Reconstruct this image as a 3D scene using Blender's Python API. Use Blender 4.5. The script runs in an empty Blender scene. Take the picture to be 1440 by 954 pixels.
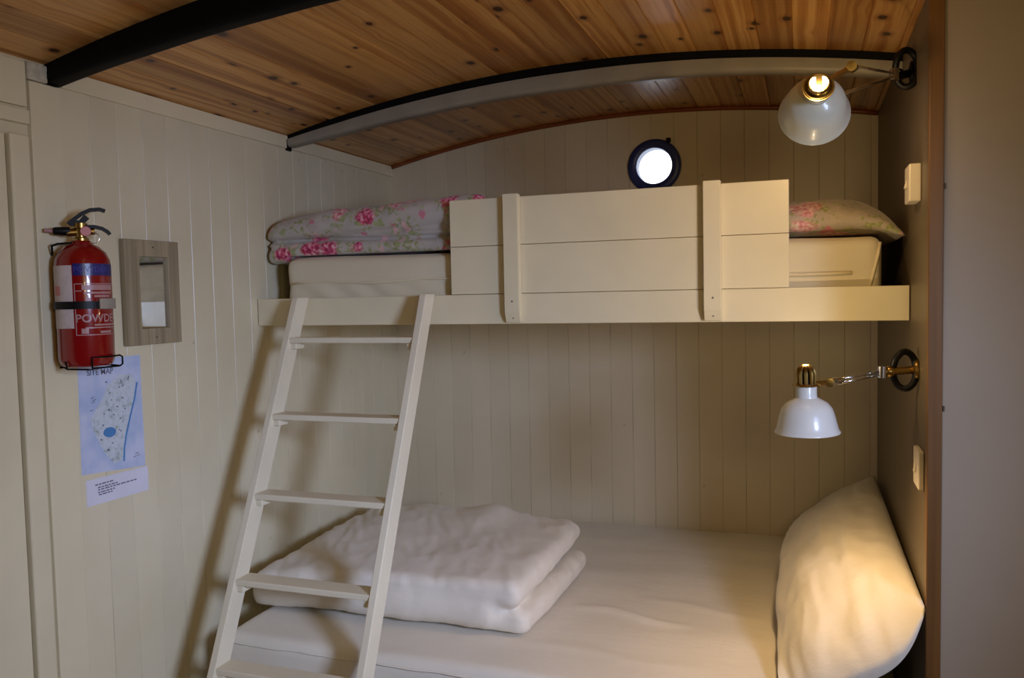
import bpy, bmesh, math, random
from mathutils import Vector, Matrix, noise
random.seed(7)
C = bpy.context.scene.collection
PI = math.pi

# ------------------------------------------------------------------ room numbers
AX, BX, DY = -1.70, 0.25, 3.225      # left wall, bunk end wall, back wall
RY = 2.257                           # front of the upper bunk rail
def arch(x): return 2.201 - (x + 0.6) ** 2 / 9.04

# ------------------------------------------------------------------ object helpers
def wloc(o):
    v = Vector((0, 0, 0))
    while o is not None:
        v += o.location; o = o.parent
    return v
def obj(name, bm, m, parent=None, smooth=False, auto=None, label=None):
    me = bpy.data.meshes.new(name)
    if parent is not None:
        bmesh.ops.translate(bm, verts=bm.verts, vec=-wloc(parent))
    bm.normal_update()
    bm.to_mesh(me); bm.free()
    o = bpy.data.objects.new(name, me); C.objects.link(o)
    for mm in (m if isinstance(m, (list, tuple)) else [m]): me.materials.append(mm)
    if smooth:
        for p in me.polygons: p.use_smooth = True
        if auto is not None:
            try: me.set_sharp_from_angle(angle=math.radians(auto))
            except Exception: pass
    if parent is not None: o.parent = parent
    if label: o['label'] = label
    return o
def thing(name, label, cat, loc, group=None):
    o = bpy.data.objects.new(name, None); C.objects.link(o); o.empty_display_size = .05
    o.location = loc; o['label'] = label; o['category'] = cat
    if group: o['group'] = group
    return o
def tag(o, label, cat, group=None):
    o['label'] = label; o['category'] = cat
    if group: o['group'] = group
    return o
def struct(name, bm, m, parent=None, **k):
    o = obj(name, bm, m, parent, **k)
    if parent is None: o['kind'] = 'structure'
    return o

# ------------------------------------------------------------------ shape helpers
def B(): return bmesh.new()
def box(bm, x0, x1, y0, y1, z0, z1, bev=0.0, seg=2):
    vs = [bm.verts.new((x, y, z)) for x in (x0, x1) for y in (y0, y1) for z in (z0, z1)]
    f = [(0,1,3,2),(4,6,7,5),(0,4,5,1),(2,3,7,6),(0,2,6,4),(1,5,7,3)]
    fs = [bm.faces.new([vs[i] for i in q]) for q in f]
    bmesh.ops.recalc_face_normals(bm, faces=fs)
    if bev:
        es = list({e for fc in fs for e in fc.edges})
        bmesh.ops.bevel(bm, geom=es, offset=bev, segments=seg, affect='EDGES', profile=.5)
    return vs
def hexa(bm, lo, hi, bev=0.0, seg=2):
    """lo, hi: 4 corners each, same order"""
    vs = [bm.verts.new(p) for p in lo] + [bm.verts.new(p) for p in hi]
    fs = [bm.faces.new([vs[i] for i in q]) for q in [(3,2,1,0),(4,5,6,7),(0,1,5,4),(1,2,6,5),(2,3,7,6),(3,0,4,7)]]
    bmesh.ops.recalc_face_normals(bm, faces=fs)
    if bev:
        es = list({e for fc in fs for e in fc.edges})
        bmesh.ops.bevel(bm, geom=es, offset=bev, segments=seg, affect='EDGES', profile=.5)
def frame_of(d):
    d = Vector(d).normalized()
    a = Vector((0, 0, 1)) if abs(d.z) < .9 else Vector((1, 0, 0))
    u = d.cross(a).normalized(); v = d.cross(u).normalized()
    return u, v
def tube(bm, pts, r, n=10, closed=False, cap=True):
    pts = [Vector(p) for p in pts]; N = len(pts)
    rs = r if isinstance(r, (list, tuple)) else [r] * N
    rings = []; u = None
    for i, p in enumerate(pts):
        if closed: t = pts[(i + 1) % N] - pts[i - 1]
        else: t = pts[min(i + 1, N - 1)] - pts[max(i - 1, 0)]
        t.normalize()
        if u is None: u, v = frame_of(t)
        else:
            u = (u - t * u.dot(t)).normalized(); v = t.cross(u)
        v = t.cross(u).normalized()
        rings.append([bm.verts.new(p + (u * math.cos(2*PI*k/n) + v * math.sin(2*PI*k/n)) * rs[i]) for k in range(n)])
    fs = []
    for i in range(N if closed else N - 1):
        a, b = rings[i], rings[(i + 1) % N]
        for k in range(n):
            fs.append(bm.faces.new((a[k], a[(k+1) % n], b[(k+1) % n], b[k])))
    if cap and not closed:
        fs.append(bm.faces.new(list(reversed(rings[0])))); fs.append(bm.faces.new(rings[-1]))
    bmesh.ops.recalc_face_normals(bm, faces=fs)
def lathe(bm, prof, origin, axis=(0, 0, 1), n=40, closed_prof=False):
    """prof: list of (r, h) along axis from origin"""
    o = Vector(origin); a = Vector(axis).normalized(); u, v = frame_of(a)
    rings = []
    for r, h in prof:
        if r < 1e-6: rings.append([bm.verts.new(o + a * h)])
        else: rings.append([bm.verts.new(o + a * h + (u * math.cos(2*PI*k/n) + v * math.sin(2*PI*k/n)) * r) for k in range(n)])
    fs = []
    pairs = list(zip(rings, rings[1:])) + ([(rings[-1], rings[0])] if closed_prof else [])
    for p, q in pairs:
        for k in range(n):
            k2 = (k + 1) % n
            if len(p) == 1 and len(q) == 1: continue
            if len(p) == 1: fs.append(bm.faces.new((p[0], q[k2], q[k])))
            elif len(q) == 1: fs.append(bm.faces.new((p[k], p[k2], q[0])))
            else: fs.append(bm.faces.new((p[k], p[k2], q[k2], q[k])))
    bmesh.ops.recalc_face_normals(bm, faces=fs)
def arc_pts(c, r, a0, a1, n, u, v):
    c = Vector(c); u = Vector(u); v = Vector(v)
    return [c + (u * math.cos(a0 + (a1 - a0) * i / n) + v * math.sin(a0 + (a1 - a0) * i / n)) * r for i in range(n + 1)]
def evaluated(o):
    dg = bpy.context.evaluated_depsgraph_get(); dg.update()
    me = bpy.data.meshes.new_from_object(o.evaluated_get(dg))
    o.modifiers.clear(); old = o.data; o.data = me
    if old.users == 0:
        (bpy.data.meshes if isinstance(old, bpy.types.Mesh) else bpy.data.curves).remove(old)
    return o
def text_bm(s, size, place, bold=0.0, depth=0.0002):
    """place(x, y) -> world point; flat lettering"""
    cu = bpy.data.curves.new('lettering', 'FONT'); cu.body = s; cu.size = size
    cu.align_x = 'CENTER'; cu.align_y = 'CENTER'; cu.offset = bold; cu.resolution_u = 3
    t = bpy.data.objects.new('lettering', cu); C.objects.link(t)
    dg = bpy.context.evaluated_depsgraph_get(); dg.update()
    me = bpy.data.meshes.new_from_object(t.evaluated_get(dg))
    bm = bmesh.new(); bm.from_mesh(me)
    bpy.data.objects.remove(t); bpy.data.curves.remove(cu); bpy.data.meshes.remove(me)
    for v in bm.verts: v.co = place(v.co.x, v.co.y)
    return bm
def merge(dst, src):
    me = bpy.data.meshes.new('tmp'); src.to_mesh(me); src.free(); dst.from_mesh(me); bpy.data.meshes.remove(me)

# ------------------------------------------------------------------ materials
def sr(r, g, b):
    f = lambda c: (c/255/12.92) if c/255 <= .04045 else ((c/255 + .055)/1.055) ** 2.4
    return (f(r), f(g), f(b), 1)
def newmat(name):
    m = bpy.data.materials.new(name); m.use_nodes = True
    nt = m.node_tree; bs = nt.nodes['Principled BSDF']
    return m, nt, bs
def nd(nt, t, **k):
    n = nt.nodes.new(t)
    for a, b in k.items(): setattr(n, a, b)
    return n
def ramp(nt, stops, interp='LINEAR'):
    r = nt.nodes.new('ShaderNodeValToRGB'); r.color_ramp.interpolation = interp
    el = r.color_ramp.elements
    while len(el) < len(stops): el.new(.5)
    for e, (p, c) in zip(el, stops): e.position = p; e.color = c
    return r
def mix(nt, fac, a, b, mode='MIX'):
    n = nt.nodes.new('ShaderNodeMix'); n.data_type = 'RGBA'; n.blend_type = mode
    L = nt.links
    for sock, val in ((n.inputs[0], fac), (n.inputs[6], a), (n.inputs[7], b)):
        if hasattr(val, 'links') or isinstance(val, bpy.types.NodeSocket): L.new(val, sock)
        else: sock.default_value = val
    return n.outputs[2]
def math_(nt, op, a, b=None):
    n = nt.nodes.new('ShaderNodeMath'); n.operation = op
    for s, val in zip(n.inputs, (a, b)):
        if val is None: continue
        if isinstance(val, bpy.types.NodeSocket): nt.links.new(val, s)
        else: s.default_value = val
    return n.outputs[0]
def coords(nt, scale=(1, 1, 1), loc=(0, 0, 0)):
    tc = nt.nodes.new('ShaderNodeTexCoord'); mp = nt.nodes.new('ShaderNodeMapping')
    mp.inputs['Scale'].default_value = scale; mp.inputs['Location'].default_value = loc
    nt.links.new(tc.outputs['Object'], mp.inputs['Vector']); return mp.outputs[0]
def noise_(nt, vec, scale, detail=3, rough=.5):
    n = nt.nodes.new('ShaderNodeTexNoise'); n.inputs['Scale'].default_value = scale
    n.inputs['Detail'].default_value = detail; n.inputs['Roughness'].default_value = rough
    nt.links.new(vec, n.inputs['Vector']); return n.outputs['Fac']
def bump(nt, bs, h, strength, dist=.002):
    b = nt.nodes.new('ShaderNodeBump'); b.inputs['Strength'].default_value = strength; b.inputs['Distance'].default_value = dist
    nt.links.new(h, b.inputs['Height']); nt.links.new(b.outputs[0], bs.inputs['Normal'])
def plain(name, col, rough=.5, metal=0., var=.08, nscale=12, bmp=0., coat=0., spec=.5):
    m, nt, bs = newmat(name)
    v = coords(nt); n = noise_(nt, v, nscale)
    dark = tuple(c * (1 - var * 2) for c in col[:3]) + (1,); lite = tuple(min(1, c * (1 + var)) for c in col[:3]) + (1,)
    r = ramp(nt, [(.3, dark), (.7, lite)]); nt.links.new(n, r.inputs[0]); nt.links.new(r.outputs[0], bs.inputs['Base Color'])
    bs.inputs['Roughness'].default_value = rough; bs.inputs['Metallic'].default_value = metal
    bs.inputs['Coat Weight'].default_value = coat; bs.inputs['Specular IOR Level'].default_value = spec
    if bmp: bump(nt, bs, noise_(nt, v, nscale * 12, 2), bmp)
    return m
def boards_paint(name, col, rough, axis, spots=True):
    """painted boards: tiny tone differences per board, knot stains, brushy bump"""
    m, nt, bs = newmat(name); L = nt.links
    v = coords(nt)
    sx = nd(nt, 'ShaderNodeSeparateXYZ'); L.new(v, sx.inputs[0])
    a = sx.outputs['XYZ'.index(axis)]
    fl = math_(nt, 'FLOOR', math_(nt, 'DIVIDE', math_(nt, 'SUBTRACT', a, .052 if axis == 'X' else .0375), .0875))
    wn = nd(nt, 'ShaderNodeTexWhiteNoise', noise_dimensions='1D'); L.new(fl, wn.inputs['W'])
    rb = ramp(nt, [(0, tuple(c * .97 for c in col[:3]) + (1,)), (1, tuple(min(1, c * 1.02) for c in col[:3]) + (1,))])
    L.new(wn.outputs['Value'], rb.inputs[0]); c = rb.outputs[0]
    n = noise_(nt, v, 2.2, 4); rn = ramp(nt, [(.35, (.90, .88, .84, 1)), (.65, (1, 1, 1, 1))]); L.new(n, rn.inputs[0])
    c = mix(nt, 1., c, rn.outputs[0], 'MULTIPLY')
    if spots:
        vo = nd(nt, 'ShaderNodeTexVoronoi'); vo.inputs['Scale'].default_value = 9.
        L.new(v, vo.inputs['Vector'])
        rs = ramp(nt, [(.03, (1, 1, 1, 1)), (.075, (0, 0, 0, 1))]); L.new(vo.outputs['Distance'], rs.inputs[0])
        sel = nd(nt, 'ShaderNodeSeparateColor'); L.new(vo.outputs['Color'], sel.inputs[0])
        keep = math_(nt, 'GREATER_THAN', sel.outputs[0], .45)
        f = math_(nt, 'MULTIPLY', math_(nt, 'MULTIPLY', rs.outputs[0], keep), .30)
        c = mix(nt, f, c, sr(150, 112, 62))
    fr = math_(nt, 'FRACT', math_(nt, 'DIVIDE', math_(nt, 'SUBTRACT', a, .052 if axis == 'X' else .0375), .0875))
    ed = math_(nt, 'MULTIPLY', math_(nt, 'MINIMUM', fr, math_(nt, 'SUBTRACT', 1., fr)), .0875)
    rg = ramp(nt, [(0, (1, 1, 1, 1)), (.02, (0, 0, 0, 1))]); L.new(math_(nt, 'MULTIPLY', ed, 10.), rg.inputs[0])
    sg = ramp(nt, [(.35, (.08, .08, .08, 1)), (.68, (.5, .5, .5, 1))]); L.new(noise_(nt, v, 5., 1), sg.inputs[0])
    c = mix(nt, math_(nt, 'MULTIPLY', rg.outputs[0], sg.outputs[0]), c, sr(92, 76, 52))
    L.new(c, bs.inputs['Base Color'])
    bs.inputs['Roughness'].default_value = rough
    vv = coords(nt, (60, 60, 6)); bump(nt, bs, noise_(nt, vv, 1., 3), .12, .002)
    return m
def pine_ceiling():
    m, nt, bs = newmat('varnished_pine'); L = nt.links
    v = coords(nt); sx = nd(nt, 'ShaderNodeSeparateXYZ'); L.new(v, sx.inputs[0])
    X, Y = sx.outputs[0], sx.outputs[1]
    pid = math_(nt, 'FLOOR', math_(nt, 'DIVIDE', math_(nt, 'ADD', X, 1.7), .088))
    wn = nd(nt, 'ShaderNodeTexWhiteNoise', noise_dimensions='1D'); L.new(pid, wn.inputs['W'])
    rnd = wn.outputs['Value']
    # shift the grain of every plank
    cb = nd(nt, 'ShaderNodeCombineXYZ'); L.new(X, cb.inputs[0]); L.new(math_(nt, 'ADD', Y, math_(nt, 'MULTIPLY', rnd, 37.)), cb.inputs[1]); L.new(math_(nt, 'MULTIPLY', rnd, 11.), cb.inputs[2])
    vec = cb.outputs[0]
    # knots
    mk = nd(nt, 'ShaderNodeMapping'); mk.inputs['Scale'].default_value = (10, 6.5, 1); L.new(vec, mk.inputs[0])
    vk = nd(nt, 'ShaderNodeTexVoronoi'); vk.inputs['Scale'].default_value = 1.; vk.voronoi_dimensions = '2D'; L.new(mk.outputs[0], vk.inputs['Vector'])
    ck = nd(nt, 'ShaderNodeSeparateColor'); L.new(vk.outputs['Color'], ck.inputs[0])
    dk = vk.outputs['Distance']
    warp = nd(nt, 'ShaderNodeMapRange'); L.new(dk, warp.inputs[0]); warp.inputs[1].default_value = 0; warp.inputs[2].default_value = .5; warp.inputs[3].default_value = 1; warp.inputs[4].default_value = 0
    # grain lines: stretched noise along y, bent around knots
    xg = math_(nt, 'ADD', math_(nt, 'MULTIPLY', X, 40.), math_(nt, 'MULTIPLY', math_(nt, 'POWER', warp.outputs[0], 2.), .35))
    cg = nd(nt, 'ShaderNodeCombineXYZ'); L.new(xg, cg.inputs[0]); L.new(math_(nt, 'MULTIPLY', math_(nt, 'ADD', Y, math_(nt, 'MULTIPLY', rnd, 37.)), .7), cg.inputs[1]); L.new(math_(nt, 'MULTIPLY', rnd, 50.), cg.inputs[2])
    g = noise_(nt, cg.outputs[0], 1., 3, .55)
    rg = ramp(nt, [(.28, sr(164, 104, 46)), (.44, sr(198, 138, 70)), (.56, sr(226, 174, 104)), (.76, sr(190, 128, 62))]); L.new(g, rg.inputs[0])
    rp = ramp(nt, [(0, (.66, .62, .58, 1)), (.5, (.88, .87, .85, 1)), (1, (1.08, 1.08, 1.04, 1))]); L.new(rnd, rp.inputs[0])
    c = mix(nt, 1., rg.outputs[0], rp.outputs[0], 'MULTIPLY')
    keep = math_(nt, 'GREATER_THAN', ck.outputs[0], .58)
    size = math_(nt, 'ADD', math_(nt, 'MULTIPLY', ck.outputs[1], .09), .06)
    ratio = math_(nt, 'DIVIDE', dk, size)
    rh = ramp(nt, [(.35, (1, 1, 1, 1)), (.95, (0, 0, 0, 1))]); L.new(math_(nt, 'MULTIPLY', ratio, .45), rh.inputs[0])
    c = mix(nt, math_(nt, 'MULTIPLY', math_(nt, 'MULTIPLY', rh.outputs[0], keep), .55), c, sr(120, 58, 20))
    rk = ramp(nt, [(.6, (1, 1, 1, 1)), (1., (0, 0, 0, 1))]); L.new(ratio, rk.inputs[0])
    c = mix(nt, math_(nt, 'MULTIPLY', math_(nt, 'MULTIPLY', rk.outputs[0], keep), .92), c, sr(46, 22, 10))
    L.new(c, bs.inputs['Base Color'])
    bs.inputs['Roughness'].default_value = .36; bs.inputs['Coat Weight'].default_value = .25; bs.inputs['Coat Roughness'].default_value = .22
    bump(nt, bs, g, .12, .001)
    return m
def wood(name, c0, c1, along='Z', rough=.55, scale=1.):
    m, nt, bs = newmat(name)
    s = {'X': (1.5, 60, 60), 'Y': (60, 1.5, 60), 'Z': (60, 60, 1.5)}[along]
    g = noise_(nt, coords(nt, tuple(a * scale for a in s)), 1., 4, .6)
    r = ramp(nt, [(.3, c0), (.7, c1)]); nt.links.new(g, r.inputs[0]); nt.links.new(r.outputs[0], bs.inputs['Base Color'])
    bs.inputs['Roughness'].default_value = rough; bump(nt, bs, g, .25, .001)
    return m
def cloth(name, col, rough=.85, weave=.15, wr=0.):
    m, nt, bs = newmat(name)
    v = coords(nt); n = noise_(nt, v, 5., 4)
    r = ramp(nt, [(.3, tuple(c * .93 for c in col[:3]) + (1,)), (.7, col)]); nt.links.new(n, r.inputs[0]); nt.links.new(r.outputs[0], bs.inputs['Base Color'])
    bs.inputs['Roughness'].default_value = rough; bs.inputs['Sheen Weight'].default_value = .15; bs.inputs['Specular IOR Level'].default_value = .2
    h = noise_(nt, v, 900., 1)
    if wr:
        w = noise_(nt, coords(nt, (7, 15, 10)), 1., 6, .62)
        h = math_(nt, 'ADD', math_(nt, 'MULTIPLY', h, .04), math_(nt, 'MULTIPLY', w, wr))
        bump(nt, bs, h, .45, .016)
    else: bump(nt, bs, h, weave, .001)
    return m
def floral(name, base, s=9., fade=0.):
    m, nt, bs = newmat(name); L = nt.links
    v = coords(nt); wob = nd(nt, 'ShaderNodeTexNoise'); wob.inputs['Scale'].default_value = 30.; wob.inputs['Detail'].default_value = 3.; L.new(v, wob.inputs['Vector'])
    va = nd(nt, 'ShaderNodeVectorMath', operation='MULTIPLY_ADD'); L.new(wob.outputs['Color'], va.inputs[0]); va.inputs[1].default_value = (.045, .045, .045); L.new(v, va.inputs[2])
    vec = va.outputs[0]
    def cells(scale, off):
        mp = nd(nt, 'ShaderNodeMapping'); mp.inputs['Location'].default_value = off; L.new(vec, mp.inputs[0])
        vo = nd(nt, 'ShaderNodeTexVoronoi'); vo.inputs['Scale'].default_value = scale; vo.inputs['Randomness'].default_value = .9; L.new(mp.outputs[0], vo.inputs['Vector'])
        sc = nd(nt, 'ShaderNodeSeparateColor'); L.new(vo.outputs['Color'], sc.inputs[0])
        return vo.outputs['Distance'], sc.outputs[0], sc.outputs[1]
    def soft(d, a, b):
        r = ramp(nt, [(a, (1, 1, 1, 1)), (b, (0, 0, 0, 1))]); L.new(d, r.inputs[0]); return r.outputs[0]
    n1 = noise_(nt, v, 18., 2); rb = ramp(nt, [(.35, tuple(c * .88 for c in base[:3]) + (1,)), (.65, base)]); L.new(n1, rb.inputs[0]); c = rb.outputs[0]
    # sprays of leaves around every rose, loose leaves and buds elsewhere
    d, a, b = cells(s, (.3, .2, .9))
    rose = math_(nt, 'GREATER_THAN', a, .15)
    lf = noise_(nt, v, 62., 2); lm = ramp(nt, [(.50, (0, 0, 0, 1)), (.56, (1, 1, 1, 1))]); L.new(lf, lm.inputs[0])
    leafc = ramp(nt, [(.3, sr(122, 132, 70)), (.7, sr(172, 176, 112))]); L.new(noise_(nt, v, 90., 1), leafc.inputs[0])
    c = mix(nt, math_(nt, 'MULTIPLY', math_(nt, 'MULTIPLY', soft(d, .50, .66), lm.outputs[0]), .85), c, leafc.outputs[0])
    d2, a2, b2 = cells(s * 2.4, (1.3, 4.7, 2.4))
    bud = ramp(nt, [(0, sr(224, 176, 176)), (.4, sr(206, 110, 132)), (.72, sr(150, 160, 98)), (.92, sr(132, 140, 176))], 'CONSTANT'); L.new(b2, bud.inputs[0])
    c = mix(nt, math_(nt, 'MULTIPLY', math_(nt, 'MULTIPLY', soft(d2, .24, .36), math_(nt, 'GREATER_THAN', a2, .48)), .8), c, bud.outputs[0])
    pet = noise_(nt, v, 85., 2)
    deep = ramp(nt, [(.36, sr(150, 26, 66)), (.48, sr(204, 66, 108)), (.58, sr(226, 128, 150)), (.70, sr(240, 196, 190))]); L.new(pet, deep.inputs[0])
    pale = ramp(nt, [(.36, sr(196, 96, 110)), (.50, sr(224, 150, 152)), (.64, sr(238, 204, 192))]); L.new(pet, pale.inputs[0])
    rc = mix(nt, math_(nt, 'GREATER_THAN', b, .62 - fade), deep.outputs[0], pale.outputs[0])
    c = mix(nt, math_(nt, 'MULTIPLY', math_(nt, 'MULTIPLY', soft(d, .30, .42), rose), .95 - fade * .3), c, rc)
    L.new(c, bs.inputs['Base Color'])
    bs.inputs['Roughness'].default_value = .85; bs.inputs['Sheen Weight'].default_value = .2; bs.inputs['Specular IOR Level'].default_value = .2
    w = noise_(nt, coords(nt, (14, 14, 20)), 1., 4, .6); bump(nt, bs, w, .4, .012)
    return m
def simple(name, col, rough=.4, metal=0., emit=None, **k):
    m = plain(name, col, rough, metal, var=.03, nscale=30, **k)
    return m

M = dict(
    wallx=boards_paint('cream_boards_back', sr(226, 212, 182), .38, 'X'),
    wally=boards_paint('cream_boards_side', sr(226, 215, 182), .33, 'Y'),
    cream=plain('cream_gloss_paint', sr(228, 216, 180), .34, var=.03, nscale=5, bmp=.05),
    white=plain('white_paint', sr(230, 219, 190), .4, var=.03, nscale=5, bmp=.05),
    pine=pine_ceiling(),
    redwood=wood('reddish_bead_wood', sr(118, 58, 22), sr(156, 84, 38), 'X', .4),
    edge=wood('orange_edge_wood', sr(108, 72, 34), sr(132, 92, 46), 'Z', .45),
    taupe=plain('taupe_wall_paint', sr(104, 90, 68), .45, var=.04, nscale=4, bmp=.04),
    grey=plain('warm_grey_paint', sr(182, 168, 148), .55, var=.03, nscale=3, bmp=.04),
    black=plain('black_steel', sr(12, 11, 11), .6, spec=.12, var=.1, bmp=.05),
    ribgrey=plain('grey_rib_cover', sr(146, 138, 122), .4, var=.06, bmp=.05),
    blackp=plain('black_plastic', sr(13, 13, 14), .45, spec=.25, var=.05),
    brass=plain('brass', sr(176, 146, 84), .28, 1., var=.05),
    chrome=plain('polished_steel', sr(205, 205, 205), .18, 1., var=.03),
    enamel=plain('white_enamel', sr(228, 228, 220), .28, var=.01, coat=.3),
    enamel_up=plain('offwhite_enamel', sr(226, 226, 208), .3, var=.01, coat=.3),
    red=plain('red_gloss', sr(136, 10, 14), .2, var=.04, coat=.5),
    blue=plain('blue_print', sr(36, 36, 104), .3, var=.05),
    labelw=plain('label_white', sr(206, 190, 184), .45, var=.06, nscale=60),
    labelp=plain('label_pink', sr(210, 130, 125), .45, var=.06),
    print=plain('pale_print', sr(176, 132, 128), .4, var=.05),
    sheet=cloth('white_bed_sheet', sr(228, 219, 200), wr=.35),
    duvet=cloth('white_duvet_cotton', sr(230, 220, 202), wr=.5),
    pillow=cloth('white_pillow_cotton', sr(230, 222, 204), wr=.55),
    tick=cloth('cream_mattress_cover', sr(222, 210, 178), wr=.3),
    piping=cloth('mattress_piping', sr(228, 214, 176)),
    floral=floral('grey_floral_cotton', sr(190, 180, 168), 10.5),
    floral2=floral('grey_floral_cotton_faded', sr(190, 176, 158), 8., .55),
    drift=wood('driftwood_frame', sr(128, 112, 84), sr(172, 156, 122), 'Z', .7),
    glareblue=plain('glare_blue_ring', sr(46, 58, 116), .4, var=.06),  # blue put into the ring's colour for the glare of the bright porthole
    rough=plain('flaking_white_filler', sr(205, 196, 170), .8, var=.12, nscale=60, bmp=.8),
    paper=plain('note_paper', sr(224, 222, 232), .7, var=.02),
    ink=plain('dark_ink', sr(118, 118, 134), .7, var=.05),
    riverblue=plain('blue_felt_pen', sr(82, 140, 196), .7, var=.06),
    hinge=plain('dull_steel', sr(120, 112, 100), .5, .6, var=.1),
    floorw=wood('floor_boards', sr(120, 90, 60), sr(150, 118, 82), 'Y', .5),
    switch=plain('switch_plastic', sr(226, 214, 192), .35, var=.02),
)
# mirror glass
m, nt, bs = newmat('mirror_glass'); v = coords(nt); n = noise_(nt, v, 40.)
r = ramp(nt, [(.3, (.70, .70, .66, 1)), (.7, (.78, .78, .74, 1))]); nt.links.new(n, r.inputs[0]); nt.links.new(r.outputs[0], bs.inputs['Base Color'])
bs.inputs['Metallic'].default_value = 1.; bs.inputs['Roughness'].default_value = .04; M['mirror'] = m
# porthole glass
m, nt, bs = newmat('porthole_glass'); bs.inputs['Transmission Weight'].default_value = 1.; bs.inputs['Roughness'].default_value = .0; bs.inputs['IOR'].default_value = 1.02
v = coords(nt); n = noise_(nt, v, 4.); r = ramp(nt, [(0, (.96, .98, 1, 1)), (1, (1, 1, 1, 1))]); nt.links.new(n, r.inputs[0]); nt.links.new(r.outputs[0], bs.inputs['Base Color']); M['glass'] = m
# map paper: soft watercolour washes, cream-green land in the middle
m, nt, bs = newmat('map_paper'); L = nt.links; v = coords(nt)
n = noise_(nt, v, 14., 3); r = ramp(nt, [(.35, sr(172, 190, 222)), (.65, sr(206, 212, 232))]); L.new(n, r.inputs[0]); L.new(r.outputs[0], bs.inputs['Base Color']); bs.inputs['Roughness'].default_value = .7; M['map'] = m
m, nt, bs = newmat('map_land'); L = nt.links; v = coords(nt)
n = noise_(nt, v, 46., 3, .65); r = ramp(nt, [(.30, sr(150, 160, 160)), (.42, sr(192, 202, 204)), (.55, sr(210, 216, 224)), (.7, sr(194, 208, 198))]); L.new(n, r.inputs[0]); L.new(r.outputs[0], bs.inputs['Base Color']); bs.inputs['Roughness'].default_value = .7; M['land'] = m
# lamp bulb
m, nt, bs = newmat('frosted_bulb'); v = coords(nt); n = noise_(nt, v, 20.); r = ramp(nt, [(0, (1, .78, .48, 1)), (1, (1, .84, .58, 1))]); nt.links.new(n, r.inputs[0])
nt.links.new(r.outputs[0], bs.inputs['Emission Color']); bs.inputs['Emission Strength'].default_value = 6.; M['bulb'] = m
m2 = m.copy(); m2.name = 'slot_glow'; m2.node_tree.nodes['Principled BSDF'].inputs['Emission Strength'].default_value = 2.2; M['glow'] = m2

# ------------------------------------------------------------------ walls
def groove_profile(a0, a1, phase, w=.0875, g=.0016, d=.0013):
    """(position, depth) list with V grooves"""
    out = [(a0, 0.)]; k = math.ceil((a0 + g - phase) / w)
    while phase + k * w < a1 - g:
        p = phase + k * w
        out += [(p - g, 0.), (p, d), (p + g, 0.)]; k += 1
    out.append((a1, 0.)); return out

# back wall, with a real hole for the porthole
PX, PZ = -0.550, 1.986
bm = B(); prof = groove_profile(AX - .02, .95, .052); T = .05
front = []; back = []
prof2 = []
for i, (p, d) in enumerate(prof):
    prof2.append((p, d))
rows = []
for p, d in prof2:
    zt = arch(p) + .03
    rows.append((bm.verts.new((p, DY + d, -.02)), bm.verts.new((p, DY + d, zt)), bm.verts.new((p, DY + T, -.02)), bm.verts.new((p, DY + T, zt))))
for a, b in zip(rows, rows[1:]):
    bm.faces.new((a[0], b[0], b[1], a[1])); bm.faces.new((b[2], a[2], a[3], b[3]))
    bm.faces.new((a[1], b[1], b[3], a[3])); bm.faces.new((b[0], a[0], a[2], b[2]))
for q in (rows[0], rows[-1]): bm.faces.new((q[0], q[1], q[3], q[2]))
bmesh.ops.recalc_face_normals(bm, faces=bm.faces)
wall = struct('wall_back', bm, M['wallx'])
cb = B(); lathe(cb, [(0, -.2), (.083, -.2), (.083, .2), (0, .2)], (PX, DY, PZ), (0, 1, 0), 48)
cutter = obj('cutter', cb, M['wallx'])
md = wall.modifiers.new('hole', 'BOOLEAN'); md.operation = 'DIFFERENCE'; md.solver = 'EXACT'; md.object = cutter
evaluated(wall)
cm = cutter.data; bpy.data.objects.remove(cutter); bpy.data.meshes.remove(cm)

# left wall
bm = B(); prof = groove_profile(1.52, DY + .02, .0375); rows = []
prof = [(-.9, 0.)] + prof
for p, d in prof: rows.append((bm.verts.new((AX - d, p, -.02)), bm.verts.new((AX - d, p, 2.10)), bm.verts.new((AX - .04, p, -.02)), bm.verts.new((AX - .04, p, 2.10))))
for a, b in zip(rows, rows[1:]):
    bm.faces.new((a[0], a[1], b[1], b[0])); bm.faces.new((b[2], b[3], a[3], a[2])); bm.faces.new((a[1], a[3], b[3], b[1]))
for q in (rows[0], rows[-1]): bm.faces.new((q[0], q[2], q[3], q[1]))
bmesh.ops.recalc_face_normals(bm, faces=bm.faces)
struct('wall_left', bm, M['wally'])
# cornice board along the left wall, flat corner board beside the door
bm = B(); box(bm, AX, AX + .008, 1.53, DY - .001, 2.022, 2.066, .002); struct('trim_1', bm, M['cream'])
bm = B(); box(bm, AX, AX + .012, 1.436, 1.522, 0, 2.018, .002); struct('trim_2', bm, M['cream'])
bm = B()
for i in range(6): pass
box(bm, AX, AX + .014, 1.432, 1.486, 2.020, 2.062, .004); struct('trim_3', bm, M['rough'])
# lintel over the door
bm = B(); box(bm, AX, AX + .010, .55, 1.430, 1.955, 2.058, .002); box(bm, AX, AX + .016, .55, 1.430, 1.915, 1.947, .002); struct('trim_4', bm, M['cream'])
# door with its casing
dr = bpy.data.objects.new('door_1', None); C.objects.link(dr); dr.location = (AX, 1.0, 0); dr['kind'] = 'structure'
bm = B(); box(bm, AX + .001, AX + .022, 1.372, 1.422, 0, 1.888, .005, 3); obj('door_casing', bm, M['cream'], dr)
bm = B(); box(bm, AX + .001, AX + .012, .62, 1.366, .02, 1.884, .002); obj('door_panel', bm, M['cream'], dr)

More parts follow.
